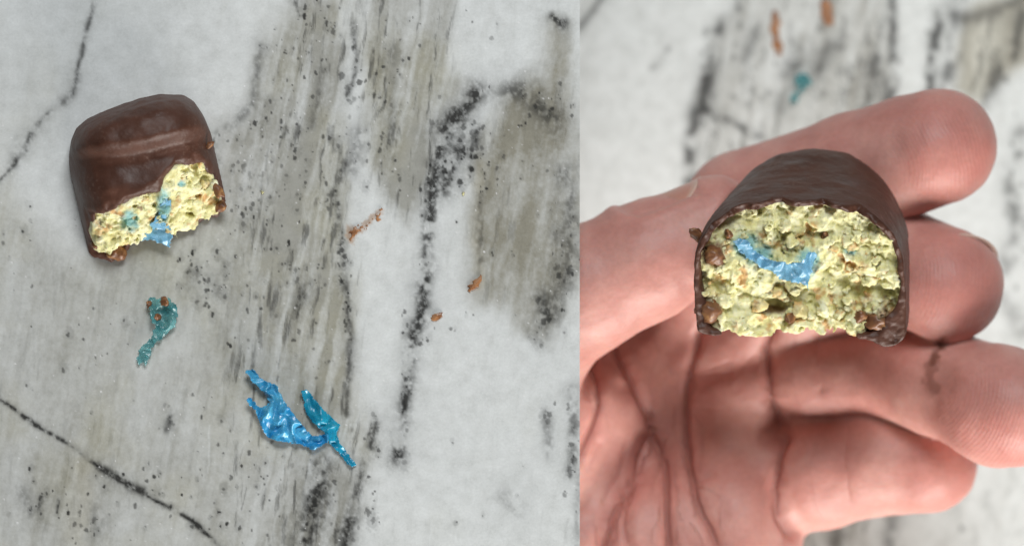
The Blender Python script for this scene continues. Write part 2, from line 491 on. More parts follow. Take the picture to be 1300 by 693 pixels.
def marble_left(xs, ys):
    rng = random.Random(4)
    x, y = np.meshgrid(xs, ys, indexing='ij')
    wx = x + 11 * fbm(x / 38, y / 60, seed=1) + 4 * fbm(x / 12, y / 18, seed=2, oct=4, gain=0.5)
    wy = y + 14 * fbm(x / 45, y / 45, seed=3) + 4 * fbm(x / 13, y / 16, seed=4, oct=4, gain=0.5)
    mott = fbm(x / 5, y / 6, seed=6, oct=3, gain=0.7)
    streak = fbm((x + 0.45 * (wx - x)) / 12 + y / 60, y / 120 + x / 400, seed=11, oct=5, gain=0.6)
    cloud = fbm(x / 55, y / 75, seed=21, oct=5)
    grey = np.zeros(x.shape); beige = np.zeros(x.shape)
    def region(P, s, soft):
        return s * (1 - sstep(-soft, soft, poly_sd(wx, wy, P)))
    low = region([(-400, 250), (0, 235), (60, 300), (120, 330), (270, 165), (318, 140), (330, 90), (385, -10), (445, -10), (450, 120), (436, 300), (448, 480),
                  (470, 560), (440, 720), (300, 1000), (-400, 1000)], 0.64, 30)
    mid = region([(345, 40), (425, 10), (440, 150), (433, 300), (440, 500), (455, 560), (370, 560), (310, 480), (300, 330), (290, 180)], 0.34, 40)
    r3 = region([(478, -300), (582, -300), (574, 100), (604, 118), (580, 170), (548, 215), (536, 262), (516, 285), (492, 250), (470, 210), (462, 120)], 0.62, 14)
    r3b = region([(470, 60), (520, 60), (535, 180), (520, 265), (480, 225), (462, 150)], 0.40, 30)
    r4 = region([(700, 28), (716, 50), (728, 110), (745, 200), (745, 330), (712, 386), (690, 432), (668, 424), (640, 398), (604, 388), (592, 362), (600, 280),
                 (606, 215), (612, 180), (640, 118), (690, 100)], 1.0, 22)
    sl = region([(-300, 90), (40, 60), (96, 110), (60, 160), (0, 250), (-300, 300)], 0.13, 30)
    bot = region([(370, 610), (430, 590), (460, 640), (440, 720), (360, 720)], 0.45, 26)
    gre = np.clip(low + mid + r3 + r3b + sl + bot, 0, 0.95)
    gre = gre * (0.90 + (0.30 + 0.5 * sstep(300, 340, wx)) * streak + 0.35 * cloud + 0.2 * mott)
    gre = gre + 0.14 * np.clip(cloud, 0, 1) + 0.10 * np.clip(streak, 0, 1) + 0.03 * mott
    def line(P, w, s, brk=0.0, seed=31, jit=1.0):
        d, r = line_d(x + jit * (wx - x) * 0.45, y, P)
        ww = w * (1 + 0.45 * fbm(x / 17, y / 17, seed=seed))
        m = np.exp(-(d / ww) ** 2) * s
        if brk: m = m * sstep(-brk, brk * 0.6, fbm(x / 14, y / 16, seed=seed + 3, oct=3) + 0.12)
        return m
    # pale flows that cut through the grey
    pale = np.maximum.reduce([
        line([(455, 95), (450, 150), (452, 220), (470, 300), (490, 380), (488, 470), (478, 525)], 15, 0.9),
        line([(432, 0), (450, 60), (440, 110)], 7, 0.5),
        line([(578, 166), (565, 195), (558, 250), (556, 330), (552, 420)], 7, 0.95),
        line([(268, 540), (262, 600)], 1.2, 0.5), line([(180, 470), (225, 440), (238, 420)], 12, 0.3),
        line([(385, 640), (420, 580)], 9, 0.45), line([(340, 560), (380, 480), (420, 420)], 5, 0.25)])
    gre = np.clip(gre * (1 - pale), 0, 1)
    veins = [
        ([(128, -20), (116, 20), (106, 50), (99, 80), (96, 104), (92, 118), (62, 143), (38, 170), (28, 195), (4, 226), (-60, 300)], 2.3, 0.62, 0.40),
        ([(98, 100), (94, 116), (80, 128)], 4.5, 0.5, 0.3), ([(46, 160), (30, 180), (18, 205)], 7, 0.38, 0.3),
        ([(-60, 480), (0, 508), (25, 524), (58, 545), (84, 560), (110, 580), (140, 600), (180, 624), (222, 648), (256, 668), (284, 697), (380, 780)], 1.9, 0.95, 0.22),
        ([(128, 592), (140, 601), (160, 614), (183, 624)], 3.4, 1.0, 0), ([(28, 527), (46, 538), (53, 541)], 2.0, 0.9, 0), ([(245, 660), (262, 676)], 2.0, 0.85, 0),
        ([(604, 118), (588, 140), (574, 160), (560, 190), (550, 235), (546, 280), (542, 340), (536, 385), (524, 430), (518, 480), (512, 520), (506, 580)], 7.5, 0.85, 0.30),
        ([(602, 120), (584, 146), (566, 164)], 8, 0.85, 0.2), ([(606, 168), (602, 190), (598, 210)], 5, 0.75, 0.3), ([(584, 190), (574, 212), (566, 240)], 8, 0.75, 0.4),
        ([(448, 30), (454, 92), (444, 120)], 2.6, 0.6, 0.5), ([(436, 210), (424, 245), (430, 280), (436, 330), (440, 385), (444, 430), (443, 480), (436, 525)], 3.6, 0.62, 0.5),
        ([(476, 535), (470, 575), (462, 585), (455, 620), (448, 660), (436, 700)], 4.2, 0.68, 0.4),
        ([(408, 596), (404, 625), (396, 650), (384, 690)], 12, 0.8, 0.4), ([(446, 660), (436, 684)], 7, 0.6, 0.4), ([(372, 0), (378, 20)], 3.5, 0.55, 0.3),
        ([(332, 60), (324, 110), (318, 135), (290, 160), (264, 182)], 5, 0.42, 0.5),
        ([(648, 116), (670, 118), (690, 140), (706, 150)], 12, 0.6, 0.4), ([(700, 22), (712, 30)], 6, 0.8, 0.3), ([(716, 220), (726, 300), (716, 360), (700, 400)], 9, 0.45, 0.5),
        ([(690, 380), (684, 428)], 8, 0.5, 0.5), ([(726, 490), (728, 560), (722, 600)], 6, 0.5, 0.55), ([(690, 525), (698, 575)], 6, 0.4, 0.5),
        ([(30, 625), (40, 650)], 9, 0.3, 0.4), ([(120, 645), (118, 675)], 9, 0.3, 0.4), ([(55, 630), (50, 645)], 1.8, 0.8, 0.2), ([(72, 635), (69, 652)], 1.6, 0.8, 0.2),
        ([(244, 348), (236, 365)], 7, 0.45, 0.5), ([(384, 370), (374, 398)], 7, 0.45, 0.5), ([(217, 528), (212, 545)], 3.5, 0.6, 0.4), ([(286, 335), (276, 372)], 5, 0.4, 0.6),
        ([(610, 250), (608, 300), (612, 330)], 4, 0.35, 0.4), ([(640, 630), (655, 650)], 10, 0.22, 0.3), ([(408, 90), (395, 160)], 4, 0.35, 0.6), ([(455, 170), (446, 215)], 10, 0.4, 0.4),
        ([(500, 60), (498, 200)], 5, 0.25, 0.6), ([(735, 600), (734, 690)], 4, 0.3, 0.6)]
    vm = np.zeros(x.shape)
    for i, (P, w, s, b) in enumerate(veins):
        vm = 1 - (1 - vm) * (1 - line(P, w * 1.25, min(1.0, s * 1.15), b, 40 + i * 2))
        vm = 1 - (1 - vm) * (1 - line(P, w * 2.6, s * 0.30, 0, 140 + i * 2))
    vm = vm * np.clip(0.9 + 0.7 * mott, 0.35, 1.0)
    # mineral streaks that run with the grain of the grey bands
    ux = x + 0.3 * (wx - x); uy = y + 0.3 * (wy - y)
    ss = fbm(ux / 6.5 + uy / 60, uy / 42, seed=171, oct=4, gain=0.6)
    vm = 1 - (1 - vm) * (1 - 0.6 * sstep(0.16, 0.62, ss) * np.clip((gre * 1.6 + r4 * 0.35) * (0.18 + 0.82 * sstep(290, 350, wx + 0.12 * wy - 40)), 0, 1))
    speck = np.zeros(x.shape)
    pts = []
    def cluster(cx, cy, sx, sy, n, r0=0.8, r1=2.6, slant=0.0):
        for _ in range(n):
            a = rng.gauss(0, 1); b = rng.gauss(0, 1)
            r = 1.15 * (r0 + (r1 - r0) * rng.random() ** 2.2)
            X0, Y0 = cx + sx * a + slant * sy * b, cy + sy * b
            pts.append((X0, Y0, r * rng.uniform(0.8, 1.1), r * rng.uniform(0.9, 1.7), rng.uniform(0.6, 1)))
            if rng.random() < 0.45: pts.append((X0 + rng.uniform(-2, 2), Y0 + rng.uniform(-3, 3), r * 2.6, r * 4.0, rng.uniform(0.10, 0.28)))
    for a in [(385, 40, 12, 30, 14), (422, 35, 5, 18, 12, 1, 3.6), (452, 85, 4, 22, 10, 1, 4), (395, 130, 14, 50, 26), (372, 160, 8, 50, 22), (345, 180, 16, 40, 24),
              (440, 120, 5, 15, 6, 1.5, 4.5), (490, 110, 18, 40, 26), (480, 190, 22, 30, 22), (330, 280, 25, 40, 30), (355, 350, 20, 40, 22),
              (434, 320, 3, 30, 22, 1, 3.4), (441, 410, 3, 40, 26, 1, 3.2), (420, 240, 5, 14, 8), (248, 345, 11, 15, 22, 1, 3.2), (262, 362, 6, 16, 14, 1, 3), (285, 350, 5, 14, 8),
              (382, 372, 5, 18, 14, 1, 3), (216, 535, 3, 8, 6), (70, 370, 45, 60, 18), (130, 460, 40, 40, 20), (60, 640, 26, 22, 16, 1, 3), (120, 665, 22, 14, 12), (280, 640, 30, 30, 24),
              (200, 620, 12, 10, 8), (345, 600, 30, 40, 26), (405, 620, 14, 16, 26, 1, 3.2), (440, 672, 9, 12, 12, 1, 3.4), (474, 560, 5, 30, 14), (475, 640, 5, 25, 8, 1, 3.6), (512, 480, 4, 60, 16, 1, 3.6),
              (540, 330, 4, 60, 22, 1, 3.2), (585, 205, 13, 28, 26, 1, 4.5), (600, 185, 4, 22, 10, 1.5, 5), (557, 150, 8, 8, 6, 1, 4), (612, 225, 5, 40, 12), (640, 200, 30, 50, 20, 0.8, 2), (690, 140, 18, 14, 20),
              (718, 330, 8, 24, 22, 1, 4.5), (698, 400, 12, 12, 14, 1, 3.6), (680, 425, 5, 8, 6, 1, 3), (697, 530, 5, 12, 6, 1.5, 4.5), (728, 560, 5, 35, 18, 1, 4), (598, 420, 20, 20, 6, 1, 2.6),
              (660, 320, 40, 40, 10, 0.8, 1.8), (330, 440, 30, 40, 18), (300, 210, 18, 22, 14), (318, 250, 12, 20, 10), (20, 300, 20, 20, 6), (230, 590, 60, 50, 20), (410, 470, 18, 40, 14),
              (150, 620, 60, 40, 16), (350, 250, 40, 80, 30), (520, 60, 30, 40, 12), (560, 20, 60, 20, 5), (580, 600, 90, 60, 6, 0.8, 1.6), (355, 50, 14, 20, 8), (265, 175, 14, 8, 8)]:
        cluster(*a)
    splat(speck, xs, ys, pts)
    c = WHITE[None, None] * (1 + 0.07 * cloud[..., None] + 0.03 * mott[..., None])
    k = gre[..., None]
    c = c * (1 - k) + GREY * k
    k = np.clip(r4 * (0.80 + 0.45 * cloud + 0.35 * streak + 0.18 * mott), 0, 1)[..., None]
    c = c * (1 - k) + BEIGE * k
    warm = (np.clip(fbm(x / 70, y / 90, seed=77), 0, 1) * np.clip(gre, 0, 1))[..., None]
    c = c * (1 - warm * np.array([0.02, 0.06, 0.22]))
    wl = line([(105, 590), (108, 640), (95, 680)], 16, 0.35)[..., None] + line([(610, 210), (606, 300), (612, 360)], 7, 0.35)[..., None]
    c = c * (1 - wl * np.array([0.02, 0.10, 0.28]))
    vm = np.clip(vm * 1.06, 0, 0.97)[..., None]
    c = c * (1 - vm) + DARK * 1.6 * vm
    speck = np.clip(speck * (0.78 + 0.5 * cloud), 0, 0.93)[..., None]
    c = c * (1 - speck) + DARK * speck
    gl = np.zeros(x.shape)                      # pale crystal grains, their glints painted as lighter colour
    splat(gl, xs, ys, [(rng.uniform(0, 736), rng.uniform(0, 693), rng.uniform(0.7, 1.3), rng.uniform(0.7, 1.3), rng.uniform(0.3, 0.9)) for _ in range(260)])
    c = c * (1 - gl[..., None]) + 0.82 * gl[..., None]
    st = 0.55 * (1 - sstep(-3, 4, poly_sd(wx, wy, [(441, 303), (446, 289), (466, 281), (482, 268), (489, 268), (486, 276), (470, 288), (452, 304)]) + 6 * mott))[..., None]
    st = np.maximum(st, 0.4 * (1 - sstep(3, 10, np.hypot(x - 602, y - 362) + 5 * mott))[..., None])
    return c * (1 - st) + np.array([0.42, 0.22, 0.09]) * st

def marble_right(xs, ys):
    rng = random.Random(9)
    x, y = np.meshgrid(xs, ys, indexing='ij')
    wx = x + 10 * fbm(x / 40, y / 60, seed=101) + 3 * fbm(x / 9, y / 12, seed=102)
    wy = y + 12 * fbm(x / 45, y / 45, seed=103)
    streak = fbm(wx / 13 + wy / 60, wy / 120, seed=111, oct=5, gain=0.6)
    cloud = fbm(x / 60, y / 75, seed=121, oct=5)
    def region(P, s, soft): return s * (1 - sstep(-soft, soft, poly_sd(wx, wy, P)))
    g = region([(935, -300), (930, 0), (908, 50), (894, 110), (884, 170), (872, 240), (900, 700), (1100, 700), (1140, 300), (1128, 120), (1140, 0), (1180, -300)], 0.42, 12)
    g = g + region([(1050, -100), (1130, -100), (1125, 130), (1050, 170), (1020, 90)], 0.25, 25)
    g = g + region([(1225, 20), (1310, -20), (1330, 60), (1262, 108), (1240, 130), (1214, 112)], 0.7, 10)
    g = g + region([(700, -40), (790, -40), (740, 40), (700, 60)], 0.2, 14)
    g = g + region([(1000, 560), (1400, 400), (1400, 900), (960, 900)], 0.22, 60)
    g = np.clip(g * (0.95 + 1.0 * streak + 0.35 * cloud) + 0.10 * np.clip(streak, 0, 1), 0, 1)
    def line(P, w, s, brk=0.0, seed=131):
        d, r = line_d(x + (wx - x) * 0.5, y, P)
        ww = w * (1 + 0.45 * fbm(x / 17, y / 17, seed=seed))
        m = np.exp(-(d / ww) ** 2) * s
        if brk: m = m * sstep(-brk, brk * 0.6, fbm(x / 16, y / 18, seed=seed + 3, oct=3) + 0.12)
        return m
    vm = np.zeros(x.shape)
    for i, (P, w, s, b) in enumerate([
        ([(946, -30), (935, 8), (918, 30), (908, 55), (902, 85), (899, 110), (893, 134), (886, 146), (880, 180), (876, 230)], 5, 0.8, 0.35),
        ([(898, 90), (897, 125), (886, 146)], 7, 0.65, 0.2), ([(890, 136), (915, 148), (940, 160), (970, 176), (1000, 200)], 3.5, 0.75, 0.2),
        ([(1136, -20), (1134, 40), (1134, 110), (1120, 150)], 4, 0.7, 0.4), ([(1210, -20), (1192, 30), (1184, 70), (1180, 110), (1172, 150)], 5, 0.8, 0.35),
        ([(1222, -20), (1212, 20), (1216, 60), (1200, 100)], 6, 0.65, 0.4), ([(1110, 75), (1102, 115)], 6, 0.55, 0.4), ([(1052, 60), (1036, 90)], 8, 0.5, 0.4),
        ([(1296, 20), (1288, 60), (1262, 104), (1246, 126)], 7, 0.65, 0.4), ([(1300, -10), (1278, 10), (1225, 25)], 8, 0.5, 0.4), ([(768, -10), (750, 18), (730, 42)], 3.5, 0.6, 0.2),
        ([(850, 60), (838, 78), (828, 88)], 2.4, 0.35, 0.2), ([(1296, 170), (1284, 230), (1290, 300), (1276, 340)], 7, 0.5, 0.5), ([(1070, 650), (1060, 690), (1050, 740)], 8, 0.45, 0.5),
        ([(1140, 640), (1128, 690), (1120, 740)], 7, 0.45, 0.5), ([(1016, 60), (1000, 100), (990, 140)], 8, 0.35, 0.5), ([(960, 40), (945, 80)], 6, 0.35, 0.5), ([(1276, 380), (1300, 420)], 6, 0.3, 0.4)]):
        vm = 1 - (1 - vm) * (1 - line(P, w * 1.35, min(1, s * 1.25), b * 0.7, 140 + 2 * i))
        vm = 1 - (1 - vm) * (1 - line(P, w * 2.6, s * 0.3, 0, 240 + 2 * i))
    ss = fbm(wx / 7 + wy / 40, wy / 40, seed=271, oct=4, gain=0.6)
    vm = 1 - (1 - vm) * (1 - 0.6 * sstep(0.22, 0.45, ss) * np.clip(g * 1.6, 0, 1))
    speck = np.zeros(x.shape); pts = []
    for cx, cy, sx, sy, n in [(1040, 70, 30, 50, 60), (1110, 80, 14, 50, 40), (1190, 50, 10, 50, 40), (940, 80, 25, 40, 30), (1270, 60, 25, 30, 30), (1080, 120, 20, 30, 20),
                              (1290, 250, 10, 70, 30), (1090, 680, 60, 25, 26), (900, 110, 6, 40, 26), (1250, 640, 40, 40, 10)]:
        for _ in range(n):
            r = 1.2 + 4 * rng.random() ** 2.2
            pts.append((rng.gauss(cx, sx), rng.gauss(cy, sy), r * 0.8, r * 1.3, rng.uniform(0.5, 0.95)))
    splat(speck, xs, ys, pts)
    c = WHITE_LOW[None, None] * (1 + 0.04 * cloud[..., None])
    c = c * (1 - g[..., None]) + GREY * g[..., None]
    b = region([(1225, 20), (1310, -20), (1330, 60), (1262, 108), (1240, 130), (1214, 112)], 0.6, 12)[..., None]
    c = c * (1 - b * np.array([0.0, 0.06, 0.2]))
    vm = (0.9 * vm)[..., None]; c = c * (1 - vm) + DARK * 1.6 * vm
    sp = (0.55 * speck)[..., None]; return c * (1 - sp) + DARK * sp

def slab(name, xs, ys, z, thick, paint, label):
    col = paint(xs, ys)
    n0, n1 = len(xs), len(ys)
    X, Y = np.meshgrid(xs, ys, indexing='ij')
    P = world_pts(np.stack([X.ravel(), Y.ravel(), np.full(X.size, z)], 1))
    idx = np.arange(n0 * n1).reshape(n0, n1)
    F = np.stack([idx[:-1, :-1], idx[:-1, 1:], idx[1:, 1:], idx[1:, :-1]], -1).reshape(-1, 4)
    ring = np.concatenate([idx[:, 0], idx[-1, 1:], idx[-2::-1, -1], idx[0, -2:0:-1]])
    m = len(ring)
    low = P[ring].copy(); low[:, 2] -= thick * S
    top = P[ring].copy()                                     # own vertices so the arris stays crisp
    base = len(P)
    V = np.concatenate([P, top, low])
    a = base + np.arange(m); b = base + m + np.arange(m); nx = np.roll(np.arange(m), -1)
    side = np.stack([a, b, b[nx], a[nx]], 1)[:, ::-1]
    me = mesh_np(name, V, np.concatenate([F, side]))
    me.polygons.foreach_set("use_smooth", np.zeros(len(me.polygons), bool))
    cc = col.reshape(-1, 3)
    attr_c(me, "stone", np.concatenate([cc, cc[ring], cc[ring]]))
    o = link(name, me, M_MARBLE, kind='structure', label=label)
    return o, low

SPLIT = 736.0
SLAB_T = 70.0
LOW = -760.0
left_top, left_low = slab("countertop", axis(-420, -6, SPLIT, SPLIT, 1.25, 9), axis(-420, -6, 700, 1120, 1.25, 9), 0.0, SLAB_T, marble_left,
     "raised grey white marble counter with dark veins and specks")
xr = axis(-300, 720, 1308, 1900, 2.4, 11); yr = axis(-520, -8, 700, 1250, 2.4, 11)
right_top, _ = slab("countertop", xr, yr, LOW, 170.0, marble_right, "lower white grey marble counter out of focus under the hand")

# underside of the raised slab and the block it stands on, far to the left of the hand
def box_px(name, x0, x1, y0, y1, z0, z1, mat, **kw):
    f = (D - z1) / D
    V = []
    for z in (z0, z1):
        for x, y in ((x0, y0), (x1, y0), (x1, y1), (x0, y1)):
            V.append(((x - CX) * S, -(y - CY) * S, z * S))
    F = [(0, 1, 2, 3), (7, 6, 5, 4), (0, 4, 5, 1), (1, 5, 6, 2), (2, 6, 7, 3), (3, 7, 4, 0)]
    me = mesh_np(name, np.array(V), np.array(F), smooth=False)
    return link(name, me, mat, **kw)
box_px("counter_backing", -416, SPLIT - 6, -416, 1116, -SLAB_T - 14, -SLAB_T + 2, mat_plain("grey_board", (0.42, 0.41, 0.39), 0.7), kind='structure')
box_px("support_block", -410, -90, -380, 1080, LOW, -SLAB_T - 14, mat_plain("grey_stone_block", (0.40, 0.39, 0.37), 0.6), kind='structure')

# ------------------------------------------------------------------ candy shapes as distance fields
def R_outer(x, y, z):
    """right-hand piece: a domed bar seen end on; its axis leans up the picture with depth"""
    dep = -8 - z
    ys = y + 0.34 * np.clip(dep, -40, 400) + 0.0005 * np.clip(dep, 0, 400) ** 2
    xs = x - 1014 - 0.13 * np.clip(dep, 0, 300)
    w = 134 - 0.0006 * np.clip(dep, 0, 300) ** 2
    dx = np.abs(xs) / w
    dy = np.clip(372 - ys, 0, 1e4) / 128.0
    e = 2.9 - 0.8 * sstep(0, 130, dep)
    sec = ((dx ** e + dy ** e) ** (1 / e) - 1) * 118
    bot = 440 + 12 * np.exp(-((x - 1126) / 20) ** 2) - 5 * np.exp(-((x - 890) / 30) ** 2) - 5 * np.exp(-((x - 940) / 30) ** 2)
    sec = smax(sec, ys - bot, 14)
    return smax(sec, dep - 185, 70)

cL = np.array([163.0, 122.0]); eL = np.array([0.222, 0.975]); vL = np.array([0.975, -0.222])
def L_uv(x, y):
    qx = x - cL[0]; qy = y - cL[1]
    return qx * eL[0] + qy * eL[1], qx * vL[0] + qy * vL[1]
def L_top(u, v):
    a = np.clip(np.abs(v + 1) / 94.0, 0, 1)
    h = 138 * np.clip(1 - a ** 3.4, 0, 1) ** (1 / 2.6)
    uu = u - 0.06 * v - 5 * np.exp(-((v + 10) / 40.0) ** 2)
    valley = 22 * sstep(50, 72, uu) * (1 - 0.75 * sstep(78, 114, uu)) + 5 * np.exp(-((uu - 14) / 7.0) ** 2)
    return h - valley - 20 * sstep(60, 130, u)
def L_outer(x, y, z):
    u, v = L_uv(x, y)
    a = np.abs(v + 1) / 94.0
    zz = (z) / 140.0
    top = z - L_top(u, v)
    e = 3.2
    sec = ((a ** e + np.clip(zz, 0, 9) ** e) ** (1 / e) - 1) * 92
    s = smax(sec, top * 0.72, 10)
    s = smax(s, -z + 1.5, 6)
    ub = np.interp(v, [-110, -92, -84, -74, -60, -41, -15, 12, 40, 68, 80, 88, 92, 110], [84, 42, 26, 16, 8, 3, -1, -4, -3, 4, 13, 28, 46, 84]).astype(np.float32)
    s = smax(s, (ub + 10 - u) * 0.85 + 0.12 * np.clip(z - 40, 0, 200), 26)
    return s
rim_v = [-110, -95, -70, -42, -15, 13, 28, 40, 63, 81, 100]
rim_u = [132, 130, 126, 128, 122, 113, 102, 92, 92, 101, 112]
def L_bite(x, y, z, extra=0.0):
    u, v = L_uv(x, y)
    ru = np.interp(v, rim_v, rim_u).astype(np.float32)
    zt = np.clip(L_top(ru, v), 25, 200)
    reach = np.interp(v, [-95, -68, -39, -10, 11, 49, 75, 88, 100], [62, 78, 58, 62, 76, 87, 80, 64, 58]).astype(np.float32)
    return (u - (ru + extra + reach * np.clip((zt - z) / zt, -0.3, 1.2))) * 0.8

def grid(b, h):
    ax = [np.arange(b[i], b[i + 1] + h, h, dtype=np.float32) for i in (0, 2, 4)]
    X, Y, Z = np.meshgrid(*ax, indexing='ij', sparse=True)
    return ax, X + 0 * (Y + Z), Y + 0 * (X + Z), Z + 0 * (X + Y)

def band_noise(Sd, X, Y, Z, fn, lim=26):
    m = np.abs(Sd) < lim
    out = np.zeros_like(Sd)
    out[m] = fn(X[m], Y[m], Z[m])
    return out

def worley(x, y, z, cell, seed):
    """distance to the nearest jittered point, in cells"""
    gx, gy, gz = x / cell, y / cell, z / cell
    ix, iy, iz = (np.floor(g).astype(np.int64) for g in (gx, gy, gz))
    best = np.full(x.shape, 9.0, np.float32)
    for i in (-1, 0, 1):
        for j in (-1, 0, 1):
            for k in (-1, 0, 1):
                a, b, c = ix + i, iy + j, iz + k
                d = (a + _h(a, b, c, seed) - gx) ** 2 + (b + _h(a, b, c, seed + 1) - gy) ** 2 + (c + _h(a, b, c, seed + 2) - gz) ** 2
                best = np.minimum(best, d)
    return np.sqrt(best)

def crumble(x, y, z, seed):
    big = worley(x, y, z, 21.0, seed)
    sm = worley(x, y, z, 9.0, seed + 7)
    pit = fbm(x / 30, y / 30, z / 30, seed=seed + 20, oct=3)
    k = 0.5 + 1.2 * sstep(-0.25, 0.3, fbm(x / 38, y / 38, z / 38, seed=seed + 60, oct=2))
    return (big - 0.45) * 6.5 * k + (sm - 0.45) * 3.0 * k + 16 * fbm(x / 42, y / 42, z / 42, seed=seed + 50, oct=2) + 9 * fbm(x / 16, y / 16, z / 16, seed=seed + 40, oct=3) + 4.5 * fbm(x / 5, y / 5, z / 5, seed=seed + 30, oct=2) + 13 * np.abs(fbm(x / 13 + 4, y / 13, z / 13, seed=seed + 70, oct=3)) - 3 + 26 * np.clip(pit - 0.12, 0, 1)

def to_obj(G, ax, h, name, mat, parent, it=1, attrs=None, label=None):
    V, Q = surface_nets(G, (ax[0][0], ax[1][0], ax[2][0]), h)
    V = relax(V, Q, it, 0.5)
    # image y points down, so the mapping to metres mirrors the mesh: flip the winding
    me = mesh_np(name, world_pts(V), Q[:, ::-1])
    if attrs:
        for k, fn in attrs.items(): attr_f(me, k, fn(V))
    return link(name, me, mat, parent, label=label)

# crumbs: a few lumpy balls whose meshes are shared
def lump_mesh(name, seed, sub=3, amp=0.62):
    import bmesh
    bm = bmesh.new()
    bmesh.ops.create_icosphere(bm, subdivisions=sub, radius=1.0)
    co = np.array([v.co[:] for v in bm.verts])
    d = 1 + amp * fbm(co[:, 0] * 1.5 + seed, co[:, 1] * 1.5, co[:, 2] * 1.5, seed=seed, oct=4, gain=0.62) * 1.6
    for v, k in zip(bm.verts, d): v.co = v.co * float(k)
    for f in bm.faces: f.smooth = True
    bmesh.ops.scale(bm, vec=(LUMP, LUMP, LUMP), verts=bm.verts)
    me = bpy.data.meshes.new(name); bm.to_mesh(me); bm.free()
    return me
LUMP = 8 * S
CRUMB = [lump_mesh("crumb", 3 + i * 5) for i in range(6)]
for c in CRUMB: c.materials.append(M_FILL)
CRISP = [lump_mesh("crisp", 50 + i * 7, 3, 0.4) for i in range(4)]
for c in CRISP: c.materials.append(M_CRISP)

def place(name, me, px, r, parent, rng, flat=(1, 1, 1), **kw):
    o = link(name, me, None, **kw)
    f = (D - px[2]) / D
    o.rotation_euler = (rng.uniform(0, 6.28), rng.uniform(0, 6.28), rng.uniform(0, 6.28))
    o.scale = tuple(r * S / LUMP * f * k * rng.uniform(0.85, 1.15) for k in flat)
    o.location = world_pts([px])[0]
    if parent is not None:
        o.parent = parent
        o.matrix_parent_inverse = parent.matrix_world.inverted()
    return o

# ------------------------------------------------------------------ candy piece lying on the raised slab
hC = 1.6
candyL = root("chocolate_bar_piece", (190, 220, 1.5), "bitten chocolate bar piece lying on the marble counter at left", "candy", "bitten chocolate bar pieces")
ax, X, Y, Z = grid((74, 306, 106, 350, -6, 150), hC)
out = L_outer(X, Y, Z)
out = out + band_noise(out, X, Y, Z, lambda x, y, z: 1.3 * fbm(x / 22, y / 22, z / 22, seed=201, oct=3))
bite = L_bite(X, Y, Z)
th = 10 + band_noise(out, X, Y, Z, lambda x, y, z: 3 * fbm(x / 18, y / 18, z / 18, seed=205, oct=2))
edge = band_noise(bite, X, Y, Z, lambda x, y, z: 6 * fbm(x / 15, y / 15, z / 15, seed=208, oct=4), 30)
choc = smax(smax(out, -(out + th), 2), bite + edge - 1, 3)
to_obj(choc, ax, hC, "chocolate_coating", M_CHOC, candyL, 2)
fb = L_bite(X, Y, Z, 2.0)
fb = fb + band_noise(fb, X, Y, Z, lambda x, y, z: crumble(x, y, z, 211))
fill = smax(out + th - 2.5, fb, 2)
def blueL(V):
    d = np.minimum(np.hypot((V[:, 0] - 165) / 11, (V[:, 1] - 280) / 14), np.hypot((V[:, 0] - 231) / 8, (V[:, 1] - 234) / 6) + 0.3)
    d = np.minimum(d, np.hypot((V[:, 0] - 208) / 9, (V[:, 1] - 262) / 22))
    return 0.8 * (1 - sstep(0.5, 1.3, d + 0.4 * fbm(V[:, 0] / 6, V[:, 1] / 6, seed=3)))
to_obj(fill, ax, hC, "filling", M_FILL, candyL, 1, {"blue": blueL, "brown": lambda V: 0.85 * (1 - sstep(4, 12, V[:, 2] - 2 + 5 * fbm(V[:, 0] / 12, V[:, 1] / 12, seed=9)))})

def L_face_z(x, y):
    """height of the bite face above the slab at an image position"""
    z = np.linspace(0, 150, 151)
    b = L_bite(np.full(151, x), np.full(151, y), z)
    ok = np.nonzero(b < 0)[0]
    return float(z[ok[-1]]) if len(ok) else 1.0
rng = random.Random(12)
FL = [(124, 266), (150, 264), (172, 250), (202, 236), (208, 222), (226, 209), (246, 206), (264, 212), (271, 230), (276, 254), (250, 280), (224, 290), (206, 300), (172, 302), (152, 314), (136, 312), (126, 292)]
n = 0
while n < 46:
    x, y = rng.uniform(120, 280), rng.uniform(202, 320)
    if poly_sd(np.array([x]), np.array([y]), FL)[0] > -5: continue
    place("crumb", CRUMB[n % 6], (x, y, L_face_z(x, y) - 3), rng.uniform(3.2, 6.8), candyL, rng); n += 1
for (x, y, z, r, fl) in [(147, 319, 12, 13, (1.2, 0.9, 0.9)), (119, 303, 14, 9, (1.5, 0.7, 0.8)), (144, 291, 34, 7, (1.3, 0.8, 0.8)), (134, 312, 10, 9, (1, 1, 1)), (277, 243, 44, 7, (0.8, 1.2, 1)),
                         (267, 184, 60, 6, (1, 0.6, 0.6)), (210, 235, 92, 5, (1.4, 0.7, 0.8)), (281, 262, 24, 8, (1, 1, 1))]:
    place("crisp", CRISP[int(x) % 4], (x, y, z), r, candyL, rng, fl)

